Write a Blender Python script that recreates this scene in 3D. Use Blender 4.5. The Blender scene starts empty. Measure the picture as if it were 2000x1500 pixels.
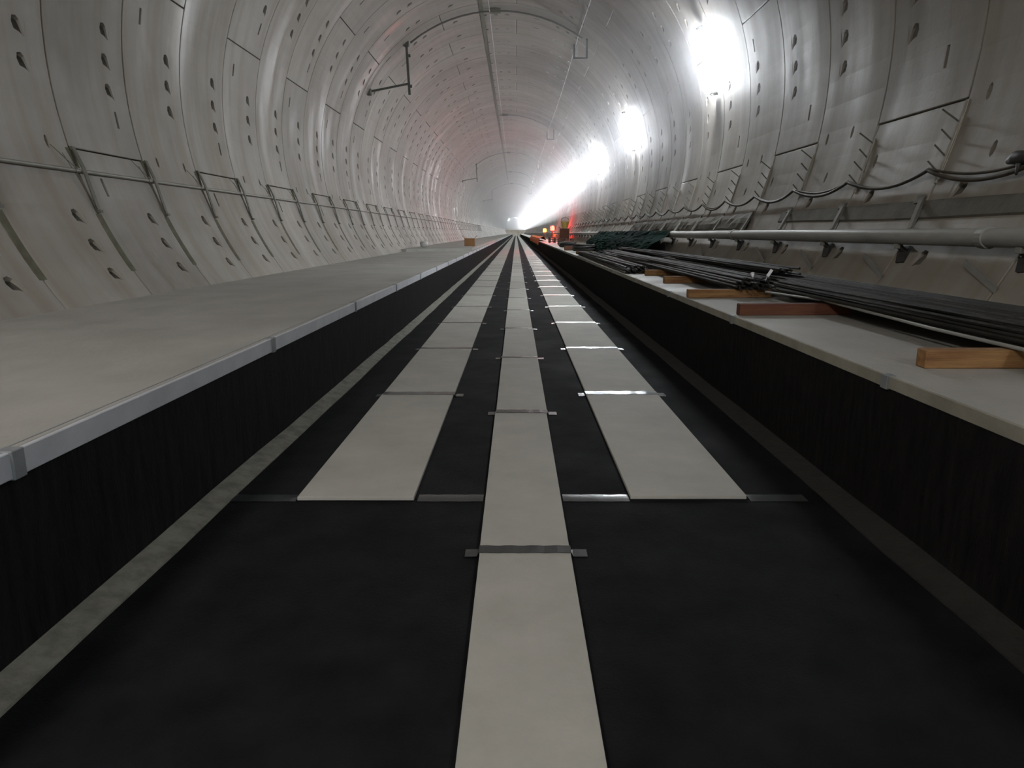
import bpy, math, random
from math import sin, cos, radians as R_, pi, atan2, hypot
random.seed(7)
S = bpy.context.scene
COL = S.collection

# ------------------------------------------------------------------ camera, world, exposure
H = 1.38                                   # eye height over the boards
cam = bpy.data.cameras.new('camera'); co = bpy.data.objects.new('camera', cam); COL.objects.link(co)
cam.sensor_width = 36; cam.lens = 36 * 1387 / 2000; cam.shift_x = -8 / 2000
cam.clip_start = .05; cam.clip_end = 900
co.location = (0, 0, H); co.rotation_euler = (R_(90) - math.atan((750 - 454) / 1387), 0, 0)
S.camera = co
w = bpy.data.worlds.new('world'); S.world = w; w.use_nodes = True
w.node_tree.nodes['Background'].inputs[0].default_value = (0, 0, 0, 1)
w.node_tree.nodes['Background'].inputs[1].default_value = 0
S.view_settings.view_transform = 'Standard'; S.view_settings.look = 'None'
S.view_settings.exposure = 0.32; S.view_settings.gamma = 1
S.view_settings.use_curve_mapping = False
LAMP = 680.0                               # radiance of the tubes of the work lamps
HAZE = 0.0068
FILL = 430.0                              # radiance of the fill lamps added behind the viewer

# ------------------------------------------------------------------ materials
def nt(name):
    m = bpy.data.materials.new(name); m.use_nodes = True
    return m, m.node_tree.nodes, m.node_tree.links, m.node_tree.nodes['Principled BSDF']

def surf(name, c1, c2, rough=.7, scale=3., bump=.15, bscale=40., metal=0., stretch=(1, 1, 1), r2=None, rscale=1., spec=.5, detail=6, lo=.3, hi=.7):
    m, N, L, b = nt(name)
    tc = N.new('ShaderNodeTexCoord'); mp = N.new('ShaderNodeMapping'); mp.inputs['Scale'].default_value = stretch
    L.new(tc.outputs['Object'], mp.inputs[0])
    n = N.new('ShaderNodeTexNoise'); n.inputs['Scale'].default_value = scale; n.inputs['Detail'].default_value = detail; n.inputs['Roughness'].default_value = .62
    L.new(mp.outputs[0], n.inputs[0])
    r = N.new('ShaderNodeValToRGB'); r.color_ramp.elements[0].position = lo; r.color_ramp.elements[1].position = hi
    r.color_ramp.elements[0].color = (*c1, 1); r.color_ramp.elements[1].color = (*c2, 1)
    L.new(n.outputs[0], r.inputs[0]); L.new(r.outputs[0], b.inputs['Base Color'])
    if bump:
        n2 = N.new('ShaderNodeTexNoise'); n2.inputs['Scale'].default_value = bscale; n2.inputs['Detail'].default_value = 4
        L.new(mp.outputs[0], n2.inputs[0])
        bp = N.new('ShaderNodeBump'); bp.inputs['Strength'].default_value = bump; bp.inputs['Distance'].default_value = .01
        L.new(n2.outputs[0], bp.inputs['Height']); L.new(bp.outputs[0], b.inputs['Normal'])
    if r2 is not None:
        n3 = N.new('ShaderNodeTexNoise'); n3.inputs['Scale'].default_value = rscale; n3.inputs['Detail'].default_value = 3
        L.new(tc.outputs['Object'], n3.inputs[0])
        mr = N.new('ShaderNodeMapRange'); mr.inputs['From Min'].default_value = .45; mr.inputs['From Max'].default_value = .62
        mr.inputs['To Min'].default_value = rough; mr.inputs['To Max'].default_value = r2
        L.new(n3.outputs[0], mr.inputs[0]); L.new(mr.outputs[0], b.inputs['Roughness'])
    else:
        b.inputs['Roughness'].default_value = rough
    b.inputs['Metallic'].default_value = metal; b.inputs['Specular IOR Level'].default_value = spec
    return m

M = {}
def lining_material():
    # precast concrete: grey, with stains that change from segment to segment, damp patches that shine
    m, N, L, b = nt('precast_concrete')
    g = N.new('ShaderNodeNewGeometry'); oi = N.new('ShaderNodeObjectInfo')
    n = N.new('ShaderNodeTexNoise'); n.inputs['Scale'].default_value = .55; n.inputs['Detail'].default_value = 8; n.inputs['Roughness'].default_value = .6
    L.new(g.outputs['Position'], n.inputs[0])
    r = N.new('ShaderNodeValToRGB'); e = r.color_ramp.elements
    e[0].position = .3; e[0].color = (.22, .192, .162, 1); e[1].position = .72; e[1].color = (.35, .33, .295, 1)
    L.new(n.outputs[0], r.inputs[0])
    # brownish run-down streaks
    mp = N.new('ShaderNodeMapping'); mp.inputs['Scale'].default_value = (.5, 5., .5); L.new(g.outputs['Position'], mp.inputs[0])
    n2 = N.new('ShaderNodeTexNoise'); n2.inputs['Scale'].default_value = 1.; n2.inputs['Detail'].default_value = 5
    L.new(mp.outputs[0], n2.inputs[0])
    r2 = N.new('ShaderNodeValToRGB'); e = r2.color_ramp.elements
    e[0].position = .33; e[0].color = (.80, .74, .64, 1); e[1].position = .58; e[1].color = (1, 1, 1, 1)
    L.new(n2.outputs[0], r2.inputs[0])
    mx = N.new('ShaderNodeMix'); mx.data_type = 'RGBA'; mx.blend_type = 'MULTIPLY'; mx.inputs[0].default_value = .8
    L.new(r.outputs[0], mx.inputs[6]); L.new(r2.outputs[0], mx.inputs[7])
    # segment to segment variation
    mr = N.new('ShaderNodeMapRange'); mr.inputs['To Min'].default_value = .88; mr.inputs['To Max'].default_value = 1.08
    L.new(oi.outputs['Random'], mr.inputs[0])
    mx2 = N.new('ShaderNodeMix'); mx2.data_type = 'RGBA'; mx2.blend_type = 'MULTIPLY'; mx2.inputs[0].default_value = 1
    L.new(mx.outputs[2], mx2.inputs[6]); L.new(mr.outputs[0], mx2.inputs[7])
    L.new(mx2.outputs[2], b.inputs['Base Color'])
    # damp: smoother in patches
    n3 = N.new('ShaderNodeTexNoise'); n3.inputs['Scale'].default_value = .9; n3.inputs['Detail'].default_value = 4
    mp3 = N.new('ShaderNodeMapping'); mp3.inputs['Scale'].default_value = (.4, 1.6, .4); L.new(g.outputs['Position'], mp3.inputs[0])
    L.new(mp3.outputs[0], n3.inputs[0])
    mr3 = N.new('ShaderNodeMapRange'); mr3.inputs['From Min'].default_value = .50; mr3.inputs['From Max'].default_value = .72
    mr3.inputs['To Min'].default_value = .62; mr3.inputs['To Max'].default_value = .34
    L.new(n3.outputs[0], mr3.inputs[0]); L.new(mr3.outputs[0], b.inputs['Roughness'])
    n4 = N.new('ShaderNodeTexNoise'); n4.inputs['Scale'].default_value = 22; n4.inputs['Detail'].default_value = 5
    L.new(g.outputs['Position'], n4.inputs[0])
    bp = N.new('ShaderNodeBump'); bp.inputs['Strength'].default_value = .12; bp.inputs['Distance'].default_value = .01
    L.new(n4.outputs[0], bp.inputs['Height']); L.new(bp.outputs[0], b.inputs['Normal'])
    return m
M['lining'] = lining_material()
M['pocket'] = surf('pocket_dark', (.05, .044, .034), (.11, .098, .08), .8, 9, .3)  # darker colour for the floors of the recesses
M['gasket'] = surf('joint_gasket', (.010, .0095, .007), (.022, .02, .014), .9, 3)
M['filler'] = surf('joint_filler', (.075, .07, .042), (.14, .13, .09), .9, 6, .3)
M['filler_pale'] = surf('joint_filler_pale', (.30, .28, .23), (.40, .38, .33), .9, 6, .3)
M['slab'] = surf('walkway_concrete', (.31, .30, .27), (.40, .39, .36), .75, 1.6, .25, 30, stretch=(1, .6, 1), r2=.55, rscale=.8)
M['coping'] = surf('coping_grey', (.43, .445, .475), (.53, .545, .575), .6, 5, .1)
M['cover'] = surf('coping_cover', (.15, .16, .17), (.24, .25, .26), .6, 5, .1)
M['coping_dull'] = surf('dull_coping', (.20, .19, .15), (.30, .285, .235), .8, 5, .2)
M['membrane'] = surf('black_membrane', (.005, .005, .0055), (.016, .015, .0145), .92, 9, .5, 60, spec=.06, stretch=(1, 3, .4))
M['mat'] = surf('dark_mat', (.005, .0052, .006), (.0125, .0125, .014), .9, 4, .3, 90, spec=.07, r2=.8, rscale=1.5)
M['fillet'] = surf('kerb_fillet', (.14, .135, .11), (.27, .26, .215), .85, 9, .6, 35, lo=.3, hi=.6)
M['fillet_dark'] = surf('kerb_fillet_dark', (.010, .0095, .008), (.024, .022, .018), .85, 9, .6, 35)  # near-black version of the fillet colour
M['board'] = surf('cement_board', (.34, .33, .29), (.43, .415, .37), .72, 2.2, .1, 60, spec=.35, detail=8)
M['board_edge'] = M['board']
M['tape'] = surf('glossy_tape', (.030, .032, .035), (.055, .058, .06), .18, 8, .10, 30, spec=1.)
M['timber'] = surf('weathered_timber', (.15, .06, .022), (.34, .19, .07), .8, 5, .4, 30, stretch=(.5, 5, 5))
M['timber_red'] = surf('red_brown_timber', (.085, .027, .013), (.15, .055, .026), .8, 5, .4, 30, stretch=(.5, 5, 5))
M['rebar'] = surf('steel_bars', (.010, .010, .0088), (.038, .037, .031), .55, 14, .4, 90, spec=.2, stretch=(1, .2, 1))
M['rebar_dark'] = surf('steel_bars_rusty', (.014, .012, .010), (.032, .027, .021), .7, 14, .4, 90, spec=.15)
M['galv'] = surf('grey_pipe_metal', (.24, .24, .22), (.36, .36, .335), .55, 4, .1, 30, metal=.2, stretch=(1, .3, 1))
M['rail'] = surf('rail_tube_metal', (.20, .195, .165), (.28, .27, .235), .5, 4, .1, 30, metal=.2)
M['bracket'] = surf('bracket_steel', (.08, .078, .06), (.14, .135, .105), .65, 8, .2, 30, metal=.3)
M['bracket_grey'] = surf('grey_bracket_steel', (.13, .125, .105), (.20, .19, .165), .75, 8, .2, 30, spec=.2)
M['dark'] = surf('dark_steel', (.02, .02, .02), (.045, .043, .038), .6, 8, .2, 30)
M['green_steel'] = surf('green_grey_steel', (.020, .028, .018), (.045, .058, .036), .6, 8, .2, 30)
M['cable'] = surf('rubber_cable', (.028, .022, .014), (.06, .045, .028), .65, 8, .1)
M['white_cable'] = surf('white_cable', (.50, .51, .55), (.6, .6, .63), .5, 8, 0)
M['lamp_body'] = surf('lamp_body', (.30, .31, .33), (.36, .37, .38), .5, 8, 0)
M['net'] = surf('green_netting', (.003, .009, .009), (.010, .025, .018), .95, 16, 1., 40, spec=.05)
M['grey_band'] = surf('dark_grey_band', (.075, .068, .052), (.13, .12, .095), .8, 4, .3, 30)
M['orange'] = surf('orange_sheet', (.62, .13, .03), (.75, .2, .05), .7, 6, .4, 30)
M['brown_card'] = surf('brown_cardboard', (.30, .15, .06), (.38, .2, .09), .8, 6, .2)
M['yellow'] = surf('yellow_plastic', (.55, .42, .10), (.65, .5, .15), .5, 6, 0)
M['white_plastic'] = surf('white_plastic', (.6, .6, .58), (.7, .7, .68), .4, 6, .4)
M['tag'] = surf('white_tag', (.85, .85, .87), (.9, .9, .92), .4, 6, 0)
def emit(name, col, st):
    m, N, L, b = nt(name)
    b.inputs['Base Color'].default_value = (*col, 1); b.inputs['Emission Color'].default_value = (*col, 1); b.inputs['Emission Strength'].default_value = st
    return m
M['tube'] = emit('lamp_tube', (.90, .955, 1.0), LAMP)
M['red_lens'] = emit('red_lamp_lens', (1., .0025, .0015), 260)
M['amber_lens'] = emit('amber_lamp_lens', (1., .07, .004), 90)
M['white_lens'] = emit('white_lens', (.9, .95, 1.), 300)

# ------------------------------------------------------------------ mesh helpers
class MB:
    def __init__(s): s.v = []; s.f = []; s.mi = []
    def add(s, vs, fs, mi=0):
        b = len(s.v); s.v += [tuple(p) for p in vs]; s.f += [tuple(b + i for i in f) for f in fs]; s.mi += [mi] * len(fs); return s
    def box(s, x0, x1, y0, y1, z0, z1, bev=0, mi=0, rot=None, c=None):
        if bev:
            b = bev; P = []
            for sx in (0, 1):
                for sy in (0, 1):
                    for sz in (0, 1):
                        X, Y, Z = (x0, x1)[sx], (y0, y1)[sy], (z0, z1)[sz]
                        dx, dy, dz = (b if not sx else -b), (b if not sy else -b), (b if not sz else -b)
                        P += [(X, Y + dy, Z + dz), (X + dx, Y, Z + dz), (X + dx, Y + dy, Z)]
            def i(sx, sy, sz, k): return (sx * 4 + sy * 2 + sz) * 3 + k
            F = []
            for q in (0, 1):
                F += [(i(q, 0, 0, 0), i(q, 1, 0, 0), i(q, 1, 1, 0), i(q, 0, 1, 0))[::(1 if q else -1)],
                      (i(0, q, 0, 1), i(0, q, 1, 1), i(1, q, 1, 1), i(1, q, 0, 1))[::(1 if q else -1)],
                      (i(0, 0, q, 2), i(1, 0, q, 2), i(1, 1, q, 2), i(0, 1, q, 2))[::(1 if q else -1)]]
                for r in (0, 1):
                    F += [(i(q, r, 0, 0), i(q, r, 1, 0), i(q, r, 1, 1), i(q, r, 0, 1)),
                          (i(q, 0, r, 0), i(q, 1, r, 0), i(q, 1, r, 2), i(q, 0, r, 2)),
                          (i(0, q, r, 1), i(1, q, r, 1), i(1, q, r, 2), i(0, q, r, 2))]
                    for t in (0, 1): F.append((i(q, r, t, 0), i(q, r, t, 1), i(q, r, t, 2)))
        else:
            P = [(x, y, z) for x in (x0, x1) for y in (y0, y1) for z in (z0, z1)]
            F = [(0, 1, 3, 2), (4, 6, 7, 5), (0, 4, 5, 1), (2, 3, 7, 6), (0, 2, 6, 4), (1, 5, 7, 3)]
        if rot is not None:
            cx, cy, cz = c or ((x0 + x1) / 2, (y0 + y1) / 2, (z0 + z1) / 2)
            P = [(cx + (x - cx) * cos(rot) - (y - cy) * sin(rot), cy + (x - cx) * sin(rot) + (y - cy) * cos(rot), z) for x, y, z in P]
        return s.add(P, F, mi)
    def tube(s, pts, r, n=8, mi=0, cap=True):
        rings = []
        k = len(pts)
        up = (0, 0, 1)
        for i, p in enumerate(pts):
            a = pts[max(i - 1, 0)]; c = pts[min(i + 1, k - 1)]
            t = [c[j] - a[j] for j in range(3)]; l = math.sqrt(sum(q * q for q in t)) or 1; t = [q / l for q in t]
            u = up if abs(t[2]) < .9 else (1, 0, 0)
            e1 = (t[1] * u[2] - t[2] * u[1], t[2] * u[0] - t[0] * u[2], t[0] * u[1] - t[1] * u[0])
            l = math.sqrt(sum(q * q for q in e1)); e1 = [q / l for q in e1]
            e2 = (t[1] * e1[2] - t[2] * e1[1], t[2] * e1[0] - t[0] * e1[2], t[0] * e1[1] - t[1] * e1[0])
            rr = r[i] if isinstance(r, (list, tuple)) else r
            rings.append([tuple(p[j] + rr * (cos(2 * pi * q / n) * e1[j] + sin(2 * pi * q / n) * e2[j]) for j in range(3)) for q in range(n)])
        V = [v for rg in rings for v in rg]
        F = [(i * n + q, i * n + (q + 1) % n, (i + 1) * n + (q + 1) % n, (i + 1) * n + q) for i in range(k - 1) for q in range(n)]
        if cap: F += [tuple(range(n))[::-1], tuple((k - 1) * n + q for q in range(n))]
        return s.add(V, F, mi)
    def bar(s, p, q, wd, th, side=(0, 1, 0), mi=0):
        """a flat bar from p to q: wd along side, th across"""
        t = [q[j] - p[j] for j in range(3)]; l = math.sqrt(sum(a * a for a in t)); t = [a / l for a in t]
        d = sum(t[j] * side[j] for j in range(3)); e1 = [side[j] - d * t[j] for j in range(3)]; l = math.sqrt(sum(a * a for a in e1)); e1 = [a / l for a in e1]
        e2 = (t[1] * e1[2] - t[2] * e1[1], t[2] * e1[0] - t[0] * e1[2], t[0] * e1[1] - t[1] * e1[0])
        V = [tuple(c[j] + sa * wd / 2 * e1[j] + sb * th / 2 * e2[j] for j in range(3)) for c in (p, q) for sa, sb in ((-1, -1), (1, -1), (1, 1), (-1, 1))]
        return s.add(V, [(3, 2, 1, 0), (4, 5, 6, 7), (0, 1, 5, 4), (1, 2, 6, 5), (2, 3, 7, 6), (3, 0, 4, 7)], mi)
    def mesh(s, name, mats, smooth=False):
        me = bpy.data.meshes.new(name); me.from_pydata(s.v, [], s.f)
        for m in (mats if isinstance(mats, (list, tuple)) else [mats]): me.materials.append(m)
        if any(s.mi): me.polygons.foreach_set('material_index', s.mi)
        if smooth: me.polygons.foreach_set('use_smooth', [True] * len(s.f))
        me.update(); return me
    def build(s, name, mats, parent=None, smooth=False, loc=None):
        return link(name, s.mesh(name, mats, smooth), parent, loc)

def link(name, me, parent=None, loc=None):
    o = bpy.data.objects.new(name, me); COL.objects.link(o)
    if parent: o.parent = parent
    if loc: o.location = loc
    return o
def tag(o, label=None, cat=None, group=None, kind=None):
    if label: o['label'] = label
    if cat: o['category'] = cat
    if group: o['group'] = group
    if kind: o['kind'] = kind
    return o
def root(name, label=None, cat=None, group=None, kind=None, loc=(0, 0, 0)):
    o = bpy.data.objects.new(name, None); COL.objects.link(o); o.location = loc; o.empty_display_size = .2
    return tag(o, label, cat, group, kind)
ORD = ['first', 'second', 'third', 'fourth', 'fifth', 'sixth', 'seventh', 'eighth', 'ninth', 'tenth', 'eleventh', 'twelfth', 'thirteenth', 'fourteenth',
       'fifteenth', 'sixteenth', 'seventeenth', 'eighteenth', 'nineteenth', 'twentieth']

# ------------------------------------------------------------------ tunnel lining
XC, ZC, RR = -.5, 1.95 + H, 4.48
Y0, PITCH = 8.08, 1.562                    # first joint, ring width
def cyl(a, y, r=RR): return (XC + r * cos(R_(a)), y, ZC + r * sin(R_(a)))
GAP = .016
JA = [-48, 18.5, 83.5, 141, 193.5, 222]
JB = [-48, -10.5, 49.5, 112.5, 164.2, 222]
POCK = [212.2, 207.8, 203.5, 183.4, 179, 174.6, 154, 149.6, 145.2, 125, 120.6, 107.5, 96, 91.6, 87.2, 67, 62.6, 58.2, 37.6, 33.2, 28.8, 8.8, 4.4, 0, -20.8, -29]
TEAR = [(-.95, .15), (-.75, .8), (-.1, .95), (.4, .62), (.62, .0), (.98, -.98), (.1, -.62), (-.65, -.5)]
OVAL = [(-.9, 0), (-.65, .7), (0, 1), (.65, .7), (.9, 0), (.65, -.7), (0, -1), (-.65, -.7)]
RECT = [(-1, 0), (-1, 1), (0, 1), (1, 1), (1, 0), (1, -1), (0, -1), (-1, -1)]
def feats(kind):
    F = []
    for a in POCK:
        F.append((a, 1.16, .112, 1.45, 'p'))
    if kind == 'A':
        F += [(187.6, 1.2, .028, 1.5, 'o'), (198.8, .40, .028, 1.6, 'o'), (13.2, 1.22, .026, 1.5, 'o'),
              (-10.4, .6, .04, 1.05, 'v'), (-10.4, 1.28, .04, 1.05, 'v'), (-16.8, .95, .04, 1.0, 'v'), (75.5, .5, .028, 1.5, 'o'), (133, .5, .028, 1.5, 'o')]
    else:
        F += [(169.6, .42, .028, 1.5, 'o'), (158.2, 1.2, .028, 1.5, 'o'), (193.2, .4, .038, 1.0, 'v'), (193.2, 1.2, .038, 1.0, 'v'),
              (-4.7, .5, .026, 1.5, 'o'), (-15.7, 1.35, .04, 1.05, 'v'), (75.5, 1.1, .028, 1.5, 'o'), (137, .4, .028, 1.5, 'o')]
    return F
def segment_mesh(a0, a1, F, name):
    mb = MB(); ga = math.degrees(.015 / RR)
    lo, hi = a0 + ga, a1 - ga; y0, y1 = GAP, PITCH - GAP
    F = [f for f in F if f[0] - f[3] > lo + .8 and f[0] + f[3] < hi - .8]
    A = {round(lo, 4), round(hi, 4)}; Yb = {y0, y1}
    for f in F: A |= {round(f[0] - f[3], 4), round(f[0] + f[3], 4)}; Yb |= {round(f[1] - f[2], 4), round(f[1] + f[2], 4)}
    A = sorted(A)
    A2 = [A[0]]
    for a in A[1:]:
        n = max(1, math.ceil((a - A2[-1]) / 4.)); b = A2[-1]
        A2 += [b + (a - b) * i / n for i in range(1, n + 1)]
    A = A2; Yb = sorted(Yb)
    cells = {}
    for f in F:
        for j in range(len(Yb) - 1):
            for i in range(len(A) - 1):
                if abs((A[i] + A[i + 1]) / 2 - f[0]) < f[3] and abs((Yb[j] + Yb[j + 1]) / 2 - f[1]) < f[2]: cells[(i, j)] = 1
    idx = {}
    def vi(i, j):
        if (i, j) not in idx: idx[(i, j)] = len(mb.v); mb.v.append(cyl(A[i], Yb[j]))
        return idx[(i, j)]
    for i in range(len(A) - 1):
        for j in range(len(Yb) - 1):
            if (i, j) not in cells: mb.f.append((vi(i, j), vi(i, j + 1), vi(i + 1, j + 1), vi(i + 1, j))); mb.mi.append(0)
    for (a, y, hw, ha, k) in F:
        outline = {'p': TEAR, 'o': RECT, 'v': OVAL}[k]
        flip = -1 if (a > 95) else 1
        sh = .82 if k == 'p' else (.9 if k == 'v' else .86)
        def P(u, v, d): return cyl(a + v * ha, y + u * hw, RR + d)
        dep = {'p': .11, 'o': .045, 'v': .07}[k]
        o = [P(u * 1, v * 1, 0) for u, v in RECT]
        n1 = [P(u * sh, v * sh * flip, 0) for u, v in outline]
        if flip < 0: n1 = [n1[0]] + n1[:0:-1]
        def dd(u): return dep * (1. if k != 'p' else max(.12, .5 - .5 * u))
        ins = [P(u * sh * .86, v * sh * .86 * flip, dd(u)) for u, v in outline]
        if flip < 0: ins = [ins[0]] + ins[:0:-1]
        if flip < 0 and k == 'p':
            # keep index order aligned with RECT starting at (-1, 0)
            pass
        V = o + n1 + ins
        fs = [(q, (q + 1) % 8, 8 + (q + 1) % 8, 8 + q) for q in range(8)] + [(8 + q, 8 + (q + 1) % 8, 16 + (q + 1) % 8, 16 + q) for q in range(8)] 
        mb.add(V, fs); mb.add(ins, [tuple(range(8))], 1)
        if k == 'p':     # bolt in the deep end of the pocket
            hb = [P(-.42 + .17 * cos(q * pi / 3), (-.02 + .2 * sin(q * pi / 3)) * flip, .055) for q in range(6)]
            mb.add(hb, [tuple(range(6))], 2)
    # edges of the segment, chamfered into the joint
    def skirt(path):
        V = []
        for (a, y, na, ny) in path:
            V += [cyl(a, y), cyl(a + na * ga * .5, y + ny * GAP * .5, RR + .006), cyl(a + na * ga * .5, y + ny * GAP * .5, RR + .07)]
        n = len(path)
        mb.add(V, [(3 * i + q, 3 * i + q + 1, 3 * i + q + 4, 3 * i + q + 3) for i in range(n - 1) for q in (0, 1)])
    skirt([(a, y0, 0, -1) for a in A]); skirt([(a, y1, 0, 1) for a in A][::-1])
    skirt([(A[0], y, -1, 0) for y in Yb][::-1]); skirt([(A[-1], y, 1, 0) for y in Yb])
    return mb.mesh(name, [M['lining'], M['pocket'], M['gasket']])

wl = root('wall_left', 'grey precast concrete lining curving up beside the wide walkway', kind='structure')
wr = root('wall_right', 'grey precast concrete lining with the work lamps and the pipe', kind='structure')
ce = root('ceiling', 'grey precast concrete crown of the round tunnel', kind='structure')
def owner(a0, a1):
    c = (a0 + a1) / 2
    return wr if c < 60 else (ce if c < 120 else wl)
K0, K1 = -3, 30
meshes = {}
for kind, J in (('A', JA), ('B', JB)):
    for s in range(5): meshes[kind, s] = segment_mesh(J[s], J[s + 1], feats(kind), 'lining_segment')
for k in range(K0, K1):
    kind, J = ('A', JA) if k % 2 == 0 else ('B', JB)
    for s in range(5):
        c = (J[s] + J[s + 1]) / 2; e = random.uniform(0, .005)
        link('lining_segment', meshes[kind, s], owner(J[s], J[s + 1]), (e * cos(R_(c)), Y0 + k * PITCH, e * sin(R_(c))))
# beyond the limit, and behind the viewer: the same rings joined per wall
def far_rings(own, ks, name, label):
    mb = MB()
    for k in ks:
        J = JA if k % 2 == 0 else JB
        for s in range(5):
            if owner(J[s], J[s + 1]) is not own: continue
            n = max(2, math.ceil((J[s + 1] - J[s]) / 7)); e = random.uniform(0, .006)
            y0, y1 = Y0 + k * PITCH + .012, Y0 + (k + 1) * PITCH - .012
            A = [J[s] + .15 + (J[s + 1] - J[s] - .3) * i / n for i in range(n + 1)]
            V = [cyl(a, y, RR + e + d) for a in A for y, d in ((y0, .07), (y0, 0), (y1, 0), (y1, .07))]
            mb.add(V, [(4 * i + q, 4 * i + q + 1, 4 * i + q + 5, 4 * i + q + 4) for i in range(n) for q in range(3)])
    o = mb.build(name, M['lining'], own, smooth=False); tag(o, label, kind='stuff')
KEND = 205
for own in (wl, wr, ce):
    far_rings(own, range(K1, KEND), 'distant_lining', 'distant lining rings fading towards the end of the tunnel')
    far_rings(own, range(-22, K0), 'rear_lining', None)
mb = MB(); n = 60
A = [-48 + 270 * i / n for i in range(n + 1)]
ye = Y0 + KEND * PITCH
mb.add([cyl(a, y, RR + .06) for a in A for y in (Y0 - 22 * PITCH, ye)], [(2 * i, 2 * i + 1, 2 * i + 3, 2 * i + 2) for i in range(n)])
mb.build('joint_gasket', M['gasket'], ce)
mb = MB(); A = [360 * i / 48 for i in range(48)]
mb.add([cyl(a, ye, RR + .1) for a in A], [tuple(range(48))]); mb.build('end_face', M['lining'], ce)
mb = MB(); mb.add([cyl(a, Y0 - 22 * PITCH, RR + .1) for a in A], [tuple(range(48))]); mb.build('rear_face', M['lining'], ce)
# filler strips in the wide part of the ring joints
def strip_mesh(a0, a1, wd, name, m):
    mb = MB(); n = 4; V = []
    for i in range(n + 1):
        a = a0 + (a1 - a0) * i / n
        for y, r in ((-wd / 2, .0), (-wd / 2 + .004, -.006), (wd / 2 - .004, -.006), (wd / 2, .0)): V.append(cyl(a, y, RR + r + .004))
    mb.add(V, [(4 * i + q, 4 * i + q + 1, 4 * i + q + 5, 4 * i + q + 4) for i in range(n) for q in range(3)] + [(0, 1, 2, 3), tuple(4 * n + q for q in range(4))])
    return mb.mesh(name, m)
fl = strip_mesh(203, 212, .115, 'joint_filler', M['filler']); fr = strip_mesh(-19.5, -10.6, .05, 'joint_filler', M['filler_pale'])
for k in range(-1, 36):
    link('joint_filler', fl, wl, (0, Y0 + k * PITCH, 0))
    link('joint_filler', fr, wr, (0, Y0 + k * PITCH, 0))

mb = MB(); V = []
for i in range(61):
    y = 2 + 1.5 * i
    for a, r in ((95.9, -.002), (95.95, -.02), (97.4, -.02), (97.45, -.002)): V.append(cyl(a, y, RR + r))
mb.add(V, [(4 * i + q, 4 * i + 4 + q, 4 * i + 5 + q, 4 * i + 1 + q) for i in range(60) for q in range(3)])
tag(mb.build('crown_strip', M['filler'], ce), 'dark grimy strip along the crown')

# ------------------------------------------------------------------ floor and walkways
XL, XR, ZL, ZRT = -1.63, 1.78, .69, .71
YB, YE = -25., 322.
fo = root('floor', 'dark matted track bed between the two walkways', kind='structure')
mb = MB()
ys = [YB, 3.585] + [3.585 + 2.49 * 4 * i for i in range(1, 32)]
sheet = MB().box(XL + .1, XR - .08, 0, 9.955, -.06, -.014, .002).mesh('mat_sheet', M['mat'])
first = MB().box(XL + .1, XR - .08, YB, 3.58, -.06, -.016, .002).build('mat_sheet', M['mat'], fo)
for i in range(12): link('mat_sheet', sheet, fo, (0, 3.585 + 9.96 * i, 0))
MB().box(XL + .1, XR - .08, 3.585 + 9.96 * 12, YE, -.06, -.014).build('mat_sheet', M['mat'], fo)
MB().box(XL - .2, XR + .2, YB, YE, -.3, -.055).build('bed_slab', M['membrane'], fo)
def fillet(x0, x1, z1, m, name):
    mb = MB(); n = 120; V = []
    yy = [YB + (40 - YB) * i / 100 for i in range(100)] + [40 + (YE - 40) * (i / 20) ** 1.6 for i in range(21)]
    for y in yy:
        j = random.uniform(-.008, .008)
        V += [(x0, y, -.05), (x0, y, z1 + random.uniform(-.006, .006)), (x1 + j, y, -.006), (x1 + j, y, -.05)]
    k = len(yy)
    mb.add(V, [(4 * i + q, 4 * i + 4 + q, 4 * i + 5 + q, 4 * i + 1 + q) for i in range(k - 1) for q in range(3)])
    return tag(mb.build(name, m), 'concrete fillet strip along the foot of the wall', kind='structure')
tag(fillet(XL - .01, XL + .115, .028, M['fillet'], 'trim_1'), 'pale rough concrete strip along the foot of the wide walkway')
mb = fillet(XR + .01, XR - .14, .02, M['fillet_dark'], 'trim_2'); tag(mb, 'dark strip along the foot of the narrow walkway')

wk = root('walkway', 'wide pale concrete walkway with a grey coping edge', kind='structure')
def slab_profile(xin, xout, z, name, par, m, sgn):
    mb = MB(); P = [(xin, z - .006), (xin + sgn * .006, z), (xout, z), (xout, -.2), (xin, -.2)]
    V = [(x, y, q) for y in (YB, YE) for x, q in P]; n = len(P)
    mb.add(V, [(i, (i + 1) % n, n + (i + 1) % n, n + i) for i in range(n)] + [tuple(range(n)), tuple(range(n, 2 * n))])
    return mb.build(name, m, par)
slab_profile(XL - .012, -4.35, ZL, 'slab', wk, M['slab'], -1)
MB().box(XL - .011, XL, YB, YE, -.05, .60).build('wall_membrane', M['membrane'], wk)
cp = MB().box(XL - .008, XL + .012, 0, 2.455, .603, ZL + .002, .003).mesh('coping_panel', M['coping'])
cc = MB().box(XL - .04, XL + .02, -.03, .03, .598, ZL + .006, .003).mesh('joint_cover', M['cover'])
for i in range(-2, 26):
    y = 2.2 + 2.485 * i
    link('coping_panel', cp, wk, (0, y + .015, 0)); link('joint_cover', cc, wk, (0, y, 0))
MB().box(XL - .008, XL + .012, 2.2 + 2.485 * 26, YE, .603, ZL + .002).build('coping_panel', M['coping'], wk)
MB().box(XL - .045, XL - .039, YB, 66, .6, ZL + .0015).build('coping_edge', M['cover'], wk)
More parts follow.
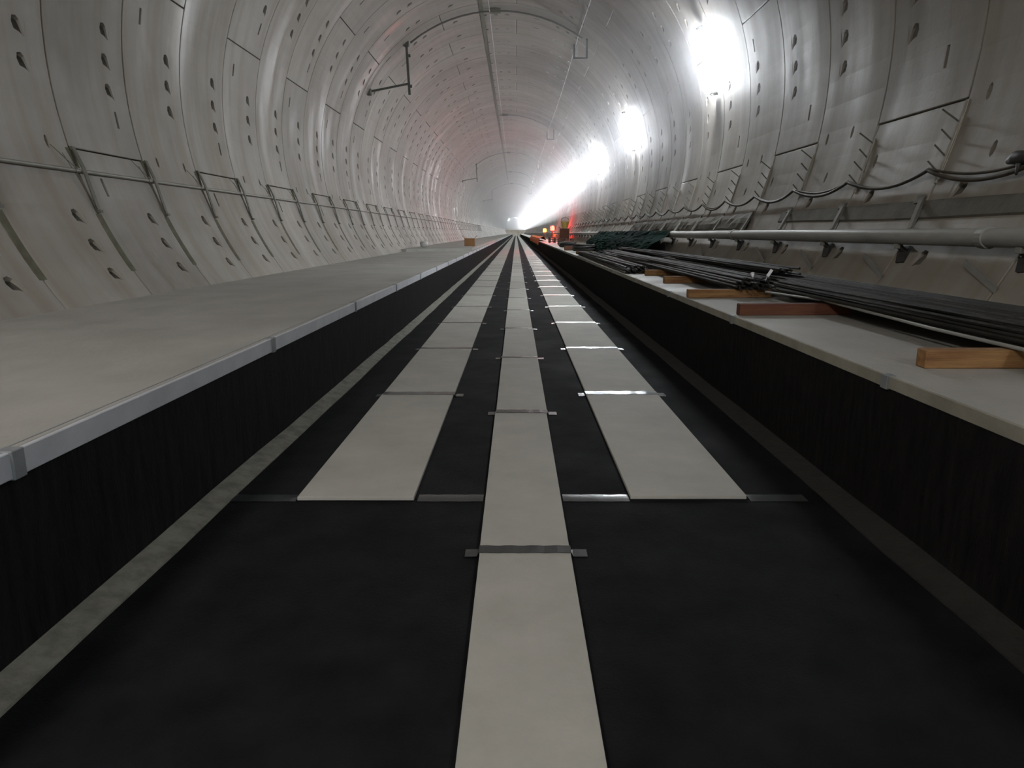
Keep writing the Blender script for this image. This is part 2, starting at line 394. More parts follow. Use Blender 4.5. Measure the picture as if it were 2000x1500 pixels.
# raised slab that begins further on
mb = MB(); P = [(-1.72, 28.3), (-3.98, 26.2), (-4.35, 26.2), (-4.35, YE), (-1.72, YE)]
V = [(x, y, z) for z in (.6, .785) for x, y in P]
mb.add(V, [(i, (i + 1) % 5, 5 + (i + 1) % 5, 5 + i) for i in range(5)] + [(0, 1, 2, 3, 4), (5, 6, 7, 8, 9)]); mb.build('raised_slab', M['slab'], wk)

wk2 = root('walkway', 'narrow pale concrete walkway stacked with steel bars', kind='structure')
slab_profile(XR + .012, 3.75, ZRT, 'slab', wk2, M['slab'], 1)
MB().box(XR, XR + .011, YB, YE, -.05, .652).build('wall_membrane', M['membrane'], wk2)
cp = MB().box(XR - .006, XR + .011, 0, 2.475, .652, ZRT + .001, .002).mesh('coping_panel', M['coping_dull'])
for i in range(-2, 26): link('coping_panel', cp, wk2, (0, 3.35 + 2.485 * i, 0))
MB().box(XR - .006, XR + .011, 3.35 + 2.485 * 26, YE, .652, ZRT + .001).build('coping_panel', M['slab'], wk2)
cl = MB().box(XR - .015, XR + .03, -.03, .03, .646, ZRT + .004, .002).mesh('joint_clip', M['cover'])
for i in range(-1, 24): link('joint_clip', cl, wk2, (0, 3.34 + 2.485 * i, 0))

# ------------------------------------------------------------------ rows of boards and tape
rows = [('beside the wide walkway', -1.16, -.54, 3.56, 2.49, 'row by the wide walkway'),
        ('in the middle row', -.16, .24, .44, 2.485, 'middle row'),
        ('beside the narrow walkway', .615, 1.235, 3.58, 2.49, 'row by the narrow walkway')]
NB = 44
for ri, (where, x0, x1, ys, pit, rn) in enumerate(rows):
    bm_ = MB().box(x0, x1, .004, pit - .004, -.014, .006, .0015).mesh('cement_board', M['board'])
    wt = x1 - x0
    tm = MB()
    n = 14; V = []; TW = .062 if ri else .055
    prof = [(x0 - .065, -.010), (x0 - .012, -.009), (x0 - .003, .0085)] + [(x0 + wt * i / n, .0085 + .0012 * sin(i * 1.7)) for i in range(1, n)] + [(x1 + .003, .0085), (x1 + .012, -.009), (x1 + .075, -.010)]
    V = [(x, y, z + dz) for (x, z) in prof for y, dz in ((-TW, -.0012), (-TW + .006, .0004), (TW - .006, .0004), (TW, -.0012))]
    tm.add(V, [(4 * i + q, 4 * i + q + 1, 4 * i + q + 5, 4 * i + q + 4) for i in range(len(prof) - 1) for q in range(3)])
    tmesh = tm.mesh('tape_strip', M['tape'])
    for i in range(NB):
        o = link('cement_board', bm_, None, (random.uniform(-.004, .004), ys + pit * i, 0))
        o.rotation_euler = (0, 0, random.uniform(-.0008, .0008))
        if i < 16: lab = 'pale cement board, %s from the near end of the %s' % (ORD[i], rn)
        else: lab = 'distant pale cement board of the %s, past the sixteenth' % rn
        tag(o, lab, 'board', 'cement boards laid in the ' + rn)
        if i > 0 and i <= 30:
            t = link('tape_strip', tmesh, None, (random.uniform(-.006, .006), ys + pit * i, 0))
            if ri == 1: t.scale = (1, .62 if i == 1 else .8, 1)
            if i <= 14: lab = 'clear tape across the %s joint of the %s of boards' % (ORD[i - 1], rn)
            else: lab = 'distant clear tape across the %s of boards, past the fourteenth' % rn
            tag(t, lab, 'tape', 'tape strips over the joints of the ' + rn)
    # the rest of the row, too far to tell apart
    mb = MB()
    i = NB
    while ys + pit * (i + 1) < YE: mb.box(x0, x1, ys + pit * i + .004, ys + pit * (i + 1) - .004, -.014, .006); i += 1
    tag(mb.build('board_row', M['board']), 'far end of the %s of pale boards, too distant to tell apart' % rn, 'boards', kind='stuff')
# long tape over the seam of the mats, under the boards
def seam_tape(xa, xb, lab, y=3.60):
    n = max(3, int((xb - xa) / .05)); tm = MB()
    V = [(xa + (xb - xa) * i / n, y + q, -.0125 + dz + .0008 * sin(i * 2.3)) for i in range(n + 1) for q, dz in ((-.05, -.001), (-.02, .001), (.02, .001), (.05, -.001))]
    tm.add(V, [(4 * i + q, 4 * i + 4 + q, 4 * i + 5 + q, 4 * i + 1 + q) for i in range(n) for q in range(3)])
    return tag(tm.build('tape_strip', M['tape'], smooth=True), lab, 'tape')
seam_tape(XL + .08, -1.17, 'dull clear tape over the mat seam between the wide walkway and the first board')
seam_tape(-.525, -.175, 'dull clear tape over the mat seam between the first outer board and the middle row')
seam_tape(.25, .605, 'shining clear tape over the mat seam between the middle row and the next board')
seam_tape(1.245, 1.55, 'crinkled clear tape over the mat seam beside the narrow walkway')

# ------------------------------------------------------------------ handrail on the wide-walkway wall
hr = root('handrail', 'grey tube handrail held to the lining by slanted steel uprights', 'handrail')
rp = [cyl(196.9, YB + 2 * i, RR - .027 + .004 * sin(i * 1.9)) for i in range(0, 60)]
MB().tube(rp, .021, 8).build('rail_tube', M['rail'], hr, smooth=True)
MB().tube([cyl(196.9, 107, RR - .027), cyl(196.9, YE, RR - .027)], .021, 6).build('rail_tube', M['rail'], hr)
um = MB()
um.bar(cyl(193.4, .01, RR - .022), cyl(196.6, .005, RR - .056), .06, .014); um.bar(cyl(196.6, .005, RR - .056), cyl(202.7, .0, RR - .014), .06, .014)
um.bar(cyl(193.6, .01, RR - .0), cyl(193.7, .01, RR - .03), .06, .03)
um.bar(cyl(202.6, 0, RR), cyl(202.8, 0, RR - .04), .06, .03)
upr = um.mesh('upright', M['bracket'])
wm = MB(); wm.tube([cyl(193.6, -.36, RR - .01), cyl(196.5, -.17, RR - .06), cyl(202.4, -.05, RR - .02)], .004, 4)
wm.tube([cyl(194.5, -.2, RR - .01), cyl(202.4, -.03, RR - .03)], .0035, 4); wire = wm.mesh('tie_wire', M['filler'])
pl = MB(); V = [cyl(a, y, RR - .006) for a, y in ((193.6, -.10), (193.6, .03), (196.3, .03), (195.8, -.04))]; V += [cyl(a, y, RR + .01) for a, y in ((193.6, -.10), (193.6, .03), (196.3, .03), (195.8, -.04))]
pl.add(V, [(0, 1, 2, 3), (0, 1, 5, 4), (1, 2, 6, 5), (2, 3, 7, 6), (3, 0, 4, 7)]); plate = pl.mesh('fixing_plate', M['filler'])
for k in range(-2, 58):
    y = Y0 + k * PITCH + .02
    u = link('upright', upr, hr, (0, y, 0))
    if k < 16: link('tie_wire', wire, u, (0, 0, 0)); link('fixing_plate', plate, u, (0, 0, 0))

# ------------------------------------------------------------------ pipe on the other wall
pp = root('wall_pipe', 'thick grey pipe running along the lining over the stacked bars', 'pipe')
PX, PZ, PR = 3.375, H - .037, .067
MB().tube([(PX, YB, PZ), (PX, 12, PZ), (PX, 13.5, PZ - .006), (PX, 30, PZ), (PX, 120, PZ), (PX, YE, PZ)], PR, 20).build('pipe_body', M['galv'], pp, smooth=True)
cm = MB(); cm.tube([(PX, -.04, PZ), (PX, .04, PZ)], PR + .012, 16); coup = cm.mesh('coupling', M['galv'])
for i, y in enumerate((5.2, 11.25, 17.3, 23.4, 29.5, 35.5)): link('coupling', coup, pp, (0, y, 0))
bk = MB()
wx, _, wz = cyl(-21.8, 0)      # upper foot
bk.bar((wx - .01, .06, wz), (PX + .02, -.26, PZ + .06), .045, .03, (0, 1, 0))
bk.bar((wx, .08, wz + .035), (wx - .035, .08, wz - .03), .12, .02, (0, 1, 0))
lx, _, lz = cyl(-29.6, 0)
bk2 = MB()
bk2.bar((PX - .01, 0, PZ - PR - .0), (PX + .09, .0, PZ - PR - .10), .05, .035, (0, 1, 0))
bk2.bar((PX + .08, 0, PZ - PR - .02), (lx, -.02, lz), .11, .03, (0, 1, 0))
bk2.bar((lx + .02, 0, lz + .10), (lx + .005, 0, lz - .06), .14, .02, (0, 1, 0))
lg = MB(); lg.bar(cyl(-31.6, .1, RR - .02), cyl(-29.4, .56, RR - .06), .05, .012, (0, 0, 1))
ua, ub, ug = bk.mesh('upper_strut', M['bracket_grey']), bk2.mesh('pipe_bracket', M['dark']), lg.mesh('flat_lug', M['galv'])
hk = MB(); hk.box(PX - .03, PX + .0, -.03, .03, PZ - PR - .035, PZ - PR + .02, .004); cm_ = hk.mesh('pipe_clamp', M['galv'])
for k in range(-2, 34):
    y = Y0 + k * PITCH - 1.5
    link('upper_strut', ua, pp, (0, y - .05, 0)); b = link('pipe_bracket', ub, pp, (0, y - .2, 0))
    link('pipe_clamp', cm_, b, (0, 0, 0))
    if k % 2 == 0 or k < 2: link('flat_lug', ug, b, (0, 0, 0))
# dark band on the lining above the pipe, built as a thin strip
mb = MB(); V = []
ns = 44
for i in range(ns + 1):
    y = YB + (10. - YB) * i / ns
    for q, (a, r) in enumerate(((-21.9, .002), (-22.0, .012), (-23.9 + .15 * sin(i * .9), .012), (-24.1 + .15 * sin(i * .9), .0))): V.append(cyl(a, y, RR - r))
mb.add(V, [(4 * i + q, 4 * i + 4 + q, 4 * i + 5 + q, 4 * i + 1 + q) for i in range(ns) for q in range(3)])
tag(mb.build('wall_band', M['grey_band']), 'dark grey strip along the lining just above the pipe', 'sheeting')
mb = MB(); V = []  # the dark band goes on as a crumpled strip
ns = 60
for i in range(ns + 1):
    y = 11.2 + 11 * i / ns
    for q in range(4):
        V.append(cyl(-22.0 - q * 1.0 + random.uniform(-.25, .25) * (1 if q in (0, 3) else 0), y, RR - .03 - .03 * random.random() * (q in (1, 2))))
mb.add(V, [(4 * i + q, 4 * i + 4 + q, 4 * i + 5 + q, 4 * i + 1 + q) for i in range(ns) for q in range(3)])
tag(mb.build('crumpled_band', M['grey_band']), 'crumpled brown-grey strip along the lining behind the pipe further along', 'sheeting')

# ------------------------------------------------------------------ pegs and festoon cable
pg = MB()
for a, l in ((-13.1, .15), (-15.2, .10), (-17.0, .11), (-18.9, .11)):
    p = cyl(a, 0, RR + .01); q = cyl(a + 1.0, .06, RR - l)
    pg.tube([p, q], .0085, 6)
pegm = pg
single = []
for a, l in ((-13.1, .15), (-15.2, .10), (-17.0, .11), (-18.9, .11)):
    single.append(MB().tube([cyl(a, 0, RR + .01), cyl(a + 1.2, .07, RR - l)], .0085, 6).mesh('peg', M['bracket']))
backm = MB().bar(cyl(-12.4, 0, RR - .004), cyl(-19.9, 0, RR - .004), .035, .010).mesh('back_strip', M['filler_pale'])
for n_, k in enumerate(range(-2, 22)):
    y = Y0 + k * PITCH - 1.2 + 1.2
    if n_ < 12: lab = 'row of four steel cable pegs on the %s ring joint beyond the frame edge, over the pipe' % ORD[n_]
    else: lab = 'distant row of four steel cable pegs on a ring joint, past the twelfth'
    if n_ < 12: lab = 'four steel cable pegs over the pipe, %s rack along the lining' % ORD[n_]
    g = root('cable_rack', lab, 'rack', 'cable racks on the ring joints', loc=(0, y + random.uniform(-.03, .03), 0))
    for s_ in single: link('peg', s_, g)
    link('back_strip', backm, g)
cab = root('festoon_cable', 'brown black cable looping from peg to peg above the pipe', 'cable')
def fest(off, r, sagk, name):
    P = []
    for k in range(-3, 24):
        ya = Y0 + k * PITCH + .05; n = 12
        sg = sagk * random.uniform(.8, 1.3)
        for i in range(n):
            t = i / n
            a = -18.75 - sg * 4 * t * (1 - t) * 1.25 + off
            P.append(cyl(a, ya + t * PITCH, RR - .09 + .045 * sin(pi * t) + off * .02))
    return MB().tube(P, r, 7).build(name, M['cable'], cab, smooth=True)
fest(0, .017, 1.05, 'cable_run'); fest(.22, .012, .95, 'cable_run')
# junction lump near the frame edge
mb = MB(); mb.tube([cyl(-19.2, 5.2, RR - .09), cyl(-18.9, 5.3, RR - .09), cyl(-18.8, 5.42, RR - .09), cyl(-19.1, 5.5, RR - .09)], [.02, .045, .05, .02], 8)
mb.tube([cyl(-19.4, 5.36, RR - .09), cyl(-20.4, 5.38, RR - .06)], [.02, .008], 6); mb.build('cable_connector', M['dark'], cab, smooth=True)

# ------------------------------------------------------------------ work lamps along the lining
lampm = {}
def lamp_meshes():
    # a batten set across the tunnel: dark spine against the lining, a bare tube on each side of it
    a0, span = 17.0, 7.6
    t_ = MB()
    for q in (-1, 1): t_.tube([cyl(a0 + span * t, q * .075, RR - .085) for t in (-1, -.33, .33, 1)], .022, 6)
    lampm['tube'] = t_.mesh('lamp_tube', M['tube'], True)
    e = MB()
    for s in (-1, 1):
        V = [cyl(a0 + s * (span + d), y, r) for d in (0, .35) for y, r in ((-.11, RR - .03), (.11, RR - .03), (.11, RR - .13), (-.11, RR - .13))]
        e.add(V, [(0, 1, 2, 3), (4, 5, 6, 7), (0, 1, 5, 4), (1, 2, 6, 5), (2, 3, 7, 6), (3, 0, 4, 7)])
    lampm['cap'] = e.mesh('end_cap', M['dark'])
    b = MB(); n = 6
    for i in range(n):
        u0, u1 = a0 - span - .8 + (2 * span + 1.6) * i / n, a0 - span - .8 + (2 * span + 1.6) * (i + 1) / n
        V = [cyl(u, y, r) for u in (u0, u1) for y, r in ((-.025, RR), (.025, RR), (.025, RR - .13), (-.025, RR - .13))]
        b.add(V, [(0, 1, 2, 3), (4, 5, 6, 7), (0, 1, 5, 4), (1, 2, 6, 5), (2, 3, 7, 6), (3, 0, 4, 7)])
    lampm['body'] = b.mesh('lamp_spine', M['dark'])
lamp_meshes()
for i in range(-3, 32):
    y = 14.7 + 9.8 * i
    if i == -1: continue
    if 0 <= i < 8: lab = 'glaring white work lamp on the lining, %s along the tunnel' % ORD[i]
    elif i < 0: lab = 'white work lamp on the lining behind the viewer'
    else: lab = 'distant white work lamp in the merging line of glare, past the eighth'
    g = root('lining_lamp', lab, 'lamp', 'work lamps along the lining', loc=(0, y, 0))
    link('lamp_tube', lampm['tube'], g); link('lamp_spine', lampm['body'], g); link('end_cap', lampm['cap'], g)

M['fill_tube'] = emit('fill_lamp_tube', (1.0, .965, .93), FILL)
for y in (-6.0, -1.):  # twin-tube lamps added out of view to brighten the near surfaces
    g = root('fill_lamp', 'added twin-tube fill lamp ' + ('high on the lining beside the viewer' if y > 0 else 'behind the viewer'), 'lamp', 'added fill lamps', loc=(-3.6, y, H + 4.6))
    MB().box(-.65, .65, -.09, .09, 0, .06, .01).build('lamp_tray', M['lamp_body'], g)
    t_ = MB()
    for q in (-.055, .055): t_.tube([(-.6, q, -.03), (.6, q, -.03)], .02, 6)
    t_.build('lamp_tube', M['fill_tube'], g, smooth=True)
    t_ = MB()
    for q in (-.5, .5): t_.tube([(q, 0, .05), (q, 0, .22)], .01, 6)
    t_.build('hanger_rod', M['bracket'], g)

for a_, y_ in ((0, 318.), (60, 316.), (110, 317.)):  # extra lamps added to brighten the dark end face
    g = root('lining_lamp', 'extra lamp added to light the very end of the tunnel', 'lamp', 'added lamps at the far end')
    t_ = MB().tube([cyl(17 + a_ - 7, y_, RR - .1), cyl(17 + a_ + 7, y_, RR - .1)], .06, 6).build('lamp_tube', M['tube'], g)
    MB().bar(cyl(17 + a_ - 7, y_, RR - .02), cyl(17 + a_ + 7, y_, RR - .02), .1, .03).build('lamp_spine', M['dark'], g)

# ------------------------------------------------------------------ hangers, arches and cables under the crown
for n_, (ya, lbr) in enumerate(((22.7, 1), (41.6, 0), (60.5, 1), (79.4, 0), (98.3, 1))):
    a_end = 126.6 if lbr else 95
    am = MB(); am.tube([cyl(56 + (a_end - 56) * i / 16, ya, RR - .06) for i in range(17)], .028, 8)
    names = ['nearest to the viewer', 'second along', 'third along', 'fourth along', 'fifth along']
    arch = root('conduit_arch', 'dark conduit bent round the crown of the tunnel, ' + names[n_], 'conduit', 'conduit arches under the crown')
    am.build('conduit', M['cover'] if n_ else M['bracket'], arch, smooth=True)
    cb = MB(); c0 = cyl(93.5, ya, RR - .06)
    cb.box(c0[0] - .02, c0[0] + .32, ya - .07, ya + .07, c0[2] - .05, c0[2] + .06, .01); cb.build('junction_box', M['filler'], arch)
    hk = root('cable_hook', 'J-shaped steel cable hook hanging under the crown, ' + names[n_], 'hook', 'J hooks under the crown')
    zz = H
    h = MB(); h.bar((2.10, ya, zz + 5.80), (2.10, ya, zz + 5.05), .06, .055); h.bar((2.10, ya, zz + 5.07), (1.72, ya, zz + 5.07), .05, .045)
    h.bar((1.725, ya, zz + 5.05), (1.725, ya, zz + 5.46), .05, .045); h.build('hook_bar', M['dark'], hk)
    h = MB(); c = cyl(54, ya, RR - .02); h.bar((1.98, ya, zz + 5.86), (2.28, ya, zz + 5.66), .12, .03); h.build('fixing_plate', M['dark'], hk)
    h = MB(); h.tube([(1.79, ya - .04, zz + 5.12), (1.79, ya - .04, zz + 5.42)], .03, 8); tag(h.build('sleeve', M['white_plastic'], hk, smooth=True), 'pale pinkish sleeve')
    if lbr:
        st = root('crown_bracket', 'green-grey steel post with a long arm back to the lining, ' + ('nearest' if n_ == 0 else names[n_]), 'bracket', 'steel posts under the crown')
        p = MB(); p.bar((-3.26, ya, zz + 5.62), (-3.20, ya, zz + 4.05), .07, .07); p.build('post', M['green_steel'], st)
        p = MB(); p.bar((-3.22, ya, zz + 4.36), (-4.50, ya, zz + 4.12), .05, .055); p.build('arm', M['green_steel'], st)
        p = MB(); p.box(-3.34, -3.18, ya - .08, ya + .08, zz + 5.40, zz + 5.66, .01); p.build('head_plate', M['green_steel'], st)
        p = MB(); p.box(-4.56, -4.34, ya - .09, ya + .09, zz + 4.03, zz + 4.22, .02); p.build('wall_shoe', M['bracket'], st)
        p = MB(); p.box(-3.17, -3.12, ya - .03, ya + .03, zz + 4.24, zz + 4.33, .005); p.box(-3.2, -3.14, ya - .03, ya + .03, zz + 5.1, zz + 5.18, .005); p.build('clamp', M['green_steel'], st)
def cable_line(P, lab, r=.009):
    tag(MB().tube(P, r, 6).build('overhead_cable', M['white_cable'], smooth=True), lab, 'cable', None)
ya_ = [3.8, 22.7, 41.6, 60.5, 79.4, 98.3, 130]
P = []; Q = []
for a, b in zip(ya_[:-1], ya_[1:]):
    for i in range(10):
        t = i / 10; s = .22 * 4 * t * (1 - t)
        x, y, z = cyl(93.6, a + (b - a) * t, RR - .10); P.append((x, y, z - s * .5))
        Q.append((1.86, a + (b - a) * t, H + 5.74 - s * .6))
cable_line(P, 'thin white cable running along the crown of the tunnel')
cable_line(Q, 'thin white cable running through the J hooks')

# ------------------------------------------------------------------ timbers and steel bars on the narrow walkway
zt = ZRT
def timber(x0, x1, y, h, m, lab, rot=0, wd=.09):
    o = MB().box(x0, x1, y, y + wd, zt + .001, zt + h, .005).build('timber_bearer', m)
    if rot: o.rotation_euler = (0, 0, rot); o.location = (x0 - x0 * cos(rot) + y * sin(rot), y - x0 * sin(rot) - y * cos(rot), 0)
    return tag(o, lab, 'timber', 'timber bearers under the steel bars')
timber(2.05, 3.02, 3.50, .095, M['timber'], 'yellow-brown timber bearer cut by the frame edge, nearest of the timbers')
timber(1.84, 2.78, 5.83, .095, M['timber_red'], 'long red-brown timber bearer with bars over its far end', R_(2.5))
timber(1.80, 2.68, 7.44, .088, M['timber'], 'timber bearer carrying the sawn ends of a bundle', R_(2))
timber(2.00, 3.0, 9.65, .09, M['timber'], 'fourth timber bearer from the frame edge, short end showing', R_(3))
timber(2.05, 3.0, 11.35, .09, M['timber'], 'fifth timber bearer, beside the bundle at the walkway edge', R_(2))
timber(1.9, 2.5, 22.9, .09, M['timber'], 'small distant timber bearer in front of the dark coil')
timber(1.85, 2.7, 27.5, .16, M['timber_red'], 'distant pinkish-brown timber lying beyond the dark coil', 0, .3)
timber(1.9, 3.0, 14.6, .075, M['timber_red'], 'timber bearer hidden under the bundles before the netting')
timber(1.9, 3.0, 18.2, .075, M['timber_red'], 'timber bearer hidden under the bundles beneath the netting')
timber(2.5, 3.0, .9, .075, M['timber_red'], 'timber bearer out of sight under the long bundle')

def lin_x(z): return XC + math.sqrt(max(.1, RR ** 2 - (z - ZC) ** 2))
def bundle(lab, xa, xb, ya, yb, z0, layers, nper, r, mat, jag=.1, wob=.03, xcut=0):
    g = root('rebar_bundle', lab, 'steel bars')
    for L_ in range(layers):
        n = nper - L_ * 2
        for i in range(max(2, n)):
            t = (i + .5) / max(2, n)
            z = z0 + r + L_ * r * 1.85 + random.uniform(-.002, .004)
            x = xa + (xb - xa) * (t * .98 + .01) + (0 if L_ % 2 else r)
            x += random.uniform(-.6, .6) * r
            x = min(x, lin_x(z) - .03)
            dx = random.uniform(-wob, wob); y0 = ya + random.uniform(-jag, jag); y1 = (yb if x > xcut else 7.) + random.uniform(-jag, jag) * (2 if x > xcut else .3)
            ph = random.uniform(0, 6); pts = []
            for s in range(6):
                u = s / 5
                pts.append((min(x + dx * (u - .5) + .008 * sin(ph + u * 5), lin_x(z) - .025), y0 + (y1 - y0) * u, z + .004 * sin(ph * 2 + u * 7)))
            MB().tube(pts, r, 6).build('steel_bar', mat if random.random() < .7 else M['rebar_dark'], g)
    return g
g1 = bundle('long low stack of dark steel bars against the lining, running out of frame', 2.50, 3.19, .3, 12.4, zt + .10, 5, 27, .013, M['rebar'], .5, .03, 2.74)
g2 = bundle('bundle of steel bars with cut ends on a timber and two white tags', 2.28, 2.66, 7.36, 19.5, zt + .09, 5, 13, .0135, M['rebar'], .07, .12)
g3 = bundle('bundle of steel bars lying at the very edge of the narrow walkway', 1.82, 2.20, 11.9, 21.5, zt + .005, 5, 13, .014, M['rebar'], .12, .14)
g4 = bundle('steel bars behind the tagged bundle, with ragged ends', 2.70, 2.95, 7.55, 19., zt + .235, 3, 8, .0135, M['rebar'], .15, .1)
# loose wire hoops on the bundle at the edge
for nm, ys_ in (('steel_wire', (13.2, 16.)),):
    pass
t = MB(); t.tube([(2.42, 7.33, zt + .225), (2.425, 7.36, zt + .26)], [.010, .022], 8); t.build('price_tag' if False else 'marker_tag', M['tag'], g2, smooth=True)
t = MB(); t.bar((2.56, 7.3, zt + .235), (2.60, 7.3, zt + .30), .03, .006, (1, 0, 0)); t.build('marker_tag', M['tag'], g2)
t = MB(); t.bar((2.545, 7.31, zt + .19), (2.56, 7.3, zt + .24), .008, .004, (1, 0, 0)); t.build('tag_string', M['white_cable'], g2)
o = MB().tube([(2.45, 7.0, zt + .10), (2.55, 5.92, zt + .12), (2.48, 4.2, zt + .11), (2.48, 2.0, zt + .11)], .011, 6).build('loose_rod', M['galv'], smooth=True)
tag(o, 'single pale rod along the front of the long stack', 'rod')

# ------------------------------------------------------------------ netting, coil, odds and ends further on
def netting():
    mb = MB(); nu, nv = 60, 16; V = []
    for i in range(nu + 1):
        y = 15.6 + (29 - 15.6) * i / nu
        for j in range(nv + 1):
            t = j / nv
            z = H - .02 - t * (.66 - .06 * sin(i * .7)); x = PX - .08 - .42 * math.sin(min(1, t * 1.6) * pi / 2) - .12 * t
            x += .05 * sin(i * 1.3 + j * .6) + .03 * sin(i * 2.9 + j * 1.1) + random.uniform(-.02, .02)
            if j == 0: x = PX - .05; z = PZ + PR + .01
            V.append((x, y + .05 * sin(j * .9), max(z + random.uniform(-.012, .012), zt + .02)))
    mb.add(V, [(i * (nv + 1) + j, (i + 1) * (nv + 1) + j, (i + 1) * (nv + 1) + j + 1, i * (nv + 1) + j + 1) for i in range(nu) for j in range(nv)])
    return tag(mb.build('green_netting', M['net']), 'dark green netting draped over the pipe onto the steel bars', 'netting')
netting()
def coil(x, y, z, R, r, n, lab, m, name='cable_coil'):
    P = []
    for i in range(n * 18 + 1):
        t = i / 18 * 2 * pi; q = R * (1 - .08 * sin(t * .37)); P.append((x + q * cos(t), y + 1.6 * q * sin(t), z + r + (i / 18) * r * 1.1 + .01 * sin(t * 2.3)))
    return tag(MB().tube(P, r, 6).build(name, m, smooth=True), lab, 'coil')
coil(2.35, 25.3, zt + .01, .36, .028, 7, 'dark coil of hose lying on the narrow walkway', M['dark'])
coil(2.25, 32., zt + .01, .33, .028, 6, 'smaller dark coil of hose further down the narrow walkway', M['dark'])
def sack(x, y, z, s, m, name, lab, cat):
    mb = MB(); nu, nv = 10, 7; V = []
    for j in range(nv + 1):
        ph = pi * j / nv
        for i in range(nu):
            th = 2 * pi * i / nu; rr = s * (sin(ph) ** .7) * (1 + .18 * sin(3 * th + j) + random.uniform(-.08, .08))
            V.append((x + rr * cos(th), y + rr * sin(th) * 1.2, z + s * .8 * (1 - cos(ph)) * .9))
    mb.add(V, [(j * nu + i, j * nu + (i + 1) % nu, (j + 1) * nu + (i + 1) % nu, (j + 1) * nu + i) for j in range(nv) for i in range(nu)])
    return tag(mb.build(name, m, smooth=True), lab, cat)
sack(-3.75, 29.6, .785, .17, M['white_plastic'], 'plastic_sack', 'small crumpled white sack against the lining on the raised slab', 'sack')
def crate(x, y, z, w_, d_, h_, m, name, lab, cat):
    g = root(name, lab, cat, loc=(x, y, z))
    b = MB(); b.box(-w_ / 2, w_ / 2, -d_ / 2, d_ / 2, 0, .03)
    for sx in (-1, 1): b.box(sx * w_ / 2 - .02, sx * w_ / 2 + .02, -d_ / 2, d_ / 2, 0, h_); b.box(-w_ / 2, w_ / 2, sx * d_ / 2 - .02, sx * d_ / 2 + .02, 0, h_)
    b.build('box_body', m, g)
    f = MB(); f.bar((-w_ / 2, 0, h_), (-w_ / 2 - .12, 0, h_ + .1), d_, .01); f.build('flap', m, g)
    f = MB(); f.bar((w_ / 2, 0, h_), (w_ / 2 + .1, 0, h_ + .12), d_, .01); f.build('flap', m, g)
    return g
crate(-2.05, 32.2, .786, .42, .5, .34, M['brown_card'], 'cardboard_box', 'open brown box standing on the raised slab by the coping', 'box')
crate(2.9, 43.5, zt, .5, .5, .9, M['timber_red'], 'tall_crate', 'tall brown crate with yellow bucket on it, near the distant lamps', 'crate')
bu = root('yellow_bucket', 'yellow bucket standing on the tall brown crate', 'bucket', loc=(2.92, 43.5, zt + .93))
MB().tube([(0, 0, 0), (0, 0, .02), (0, 0, .36), (0, 0, .38)], [.17, .18, .24, .26], 14).build('bucket_body', M['yellow'], bu, smooth=True)
MB().tube([(-.25, 0, .37), (-.2, 0, .55), (0, 0, .64), (.2, 0, .55), (.25, 0, .37)], .012, 6).build('bucket_handle', M['bracket'], bu)
# orange sheet hanging over the walkway edge
mb = MB(); V = []
for i in range(41):
    y = 56 + 36 * i / 40
    for j, (x, z) in enumerate(((2.35, zt + .10), (2.1, zt + .34), (1.84, zt + .22), (1.75, zt + .03), (1.745, zt - .28))):
        V.append((x + .03 * sin(i * 1.7 + j), y, z + .05 * sin(i * .9 + j) * (j in (1, 2)) + (.05 * sin(i * 1.3) if j == 4 else 0)))
mb.add(V, [(5 * i + j, 5 * i + 5 + j, 5 * i + 6 + j, 5 * i + 1 + j) for i in range(40) for j in range(4)])
tag(mb.build('orange_sheet', M['orange']), 'orange safety sheet folded over the edge of the narrow walkway', 'sheet')
# stacked dark gear between coil and sheet
for i, (x, y, w_, d_, h_, lab) in enumerate(((2.6, 36, .7, 1.6, .34, 'low dark slatted pallet stack on the narrow walkway'), (2.7, 40, .8, 1.2, .45, 'dark slatted pallet stack further along the narrow walkway'), (2.6, 49, .8, 2.0, .4, 'distant dark slatted pallet stack before the orange sheet'))):
    g = root('pallet_stack', lab, 'pallets', loc=(x, y, zt))
    nlv = int(h_ / .12)
    for L_ in range(nlv):
        for q in (-1, 0, 1): MB().box(q * w_ * .42 - .04, q * w_ * .42 + .04, -d_ / 2, d_ / 2, L_ * .12, L_ * .12 + .08).build('bearer', M['timber_red'], g)
        for q in range(4): MB().box(-w_ / 2, w_ / 2, -d_ / 2 + q * d_ / 3.6, -d_ / 2 + q * d_ / 3.6 + .1, L_ * .12 + .08, L_ * .12 + .105).build('slat', M['dark'], g)
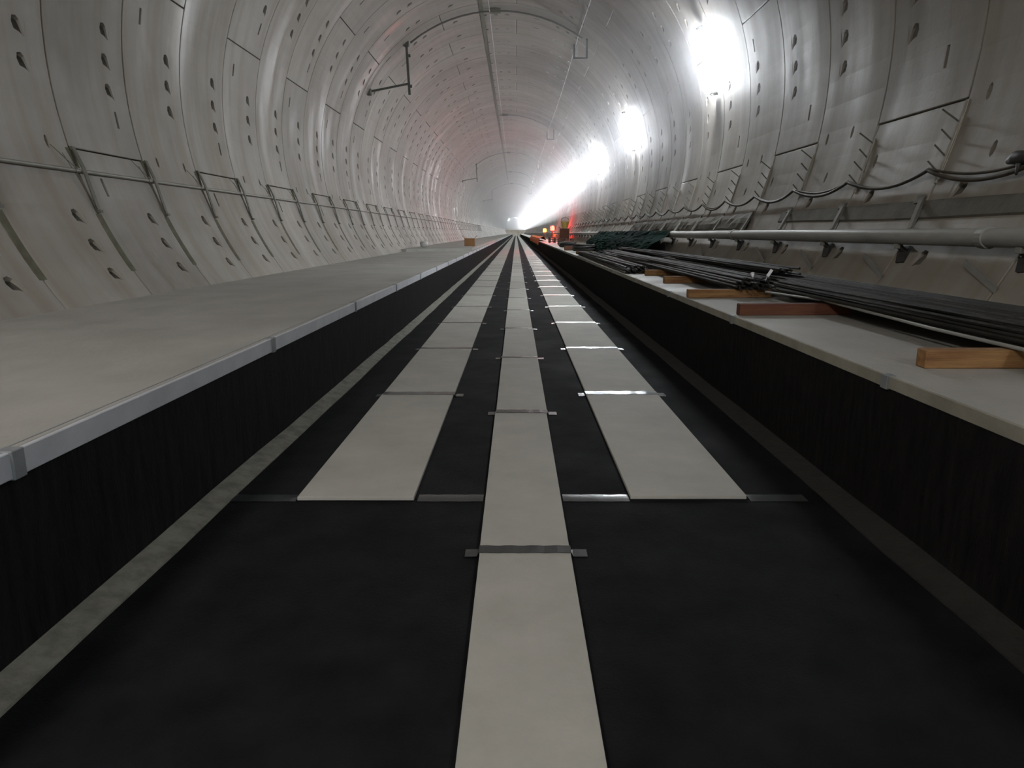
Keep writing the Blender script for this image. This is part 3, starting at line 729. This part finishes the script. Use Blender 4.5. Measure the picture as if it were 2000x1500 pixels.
# red warning lamp on a short post, small white lamp beside it
rl = root('red_warning_lamp', 'red warning lamp on a short post on the narrow walkway', 'lamp', loc=(2.55, 51, zt))
MB().box(-.15, .15, -.15, .15, 0, .03).tube([(0, 0, .02), (0, 0, .80)], .025, 8).build('lamp_post', M['dark'], rl)
MB().tube([(0, 0, .8), (0, 0, .84), (0, 0, 1.06), (0, 0, 1.12)], [.09, .14, .14, .04], 12).build('red_lens', M['red_lens'], rl, smooth=True)
al = root('amber_warning_lamp', 'amber warning lamp glowing further off beside the orange sheet', 'lamp', loc=(2.6, 66, zt))
MB().box(-.15, .15, -.15, .15, 0, .03).tube([(0, 0, .02), (0, 0, .70)], .025, 8).build('lamp_post', M['dark'], al)
MB().tube([(0, 0, .7), (0, 0, .74), (0, 0, .96), (0, 0, 1.02)], [.09, .14, .14, .04], 12).build('amber_lens', M['amber_lens'], al, smooth=True)
wl2 = root('inspection_lamp', 'small white inspection lamp lying on the distant walkway', 'lamp', loc=(2.2, 33.6, zt + .12))
MB().tube([(-.06, 0, .06), (.05, 0, .06)], .03, 8).build('lamp_grip', M['dark'], wl2)
MB().tube([(.05, 0, .06), (.09, 0, .06)], .035, 8).build('white_lens', M['tag'], wl2)

# ------------------------------------------------------------------ dusty air of the tunnel
m, N, L, b = nt('tunnel_haze'); N.remove(b)
ad = N.new('ShaderNodeAddShader')
for i, (den, g_) in enumerate(((HAZE, .92), (HAZE * .35, .15))):
    vs = N.new('ShaderNodeVolumeScatter'); vs.inputs['Density'].default_value = den; vs.inputs['Color'].default_value = (.985, .985, 1, 1); vs.inputs['Anisotropy'].default_value = g_
    L.new(vs.outputs[0], ad.inputs[i])
L.new(ad.outputs[0], N['Material Output'].inputs['Volume'])
# haze kept to the upper tunnel to give lamps bloom, floor left clear
mb = MB(); n = 26; Z_LOW = 2.35
a_ = math.degrees(math.asin((Z_LOW - ZC) / (RR - .006)))
A = [cyl(a_ + (180 - 2 * a_) * i / (n - 1), -20, RR - .006) for i in range(n)]
mb.add(A + [(x, YE - 1, z) for x, y, z in A], [(n + i, n + (i + 1) % n, (i + 1) % n, i) for i in range(n)] + [tuple(range(n)), tuple(range(n, 2 * n))[::-1]])
tag(mb.build('haze', m), 'thin dusty haze under the crown, shaped to give the lamps their bloom', 'haze', kind='stuff')
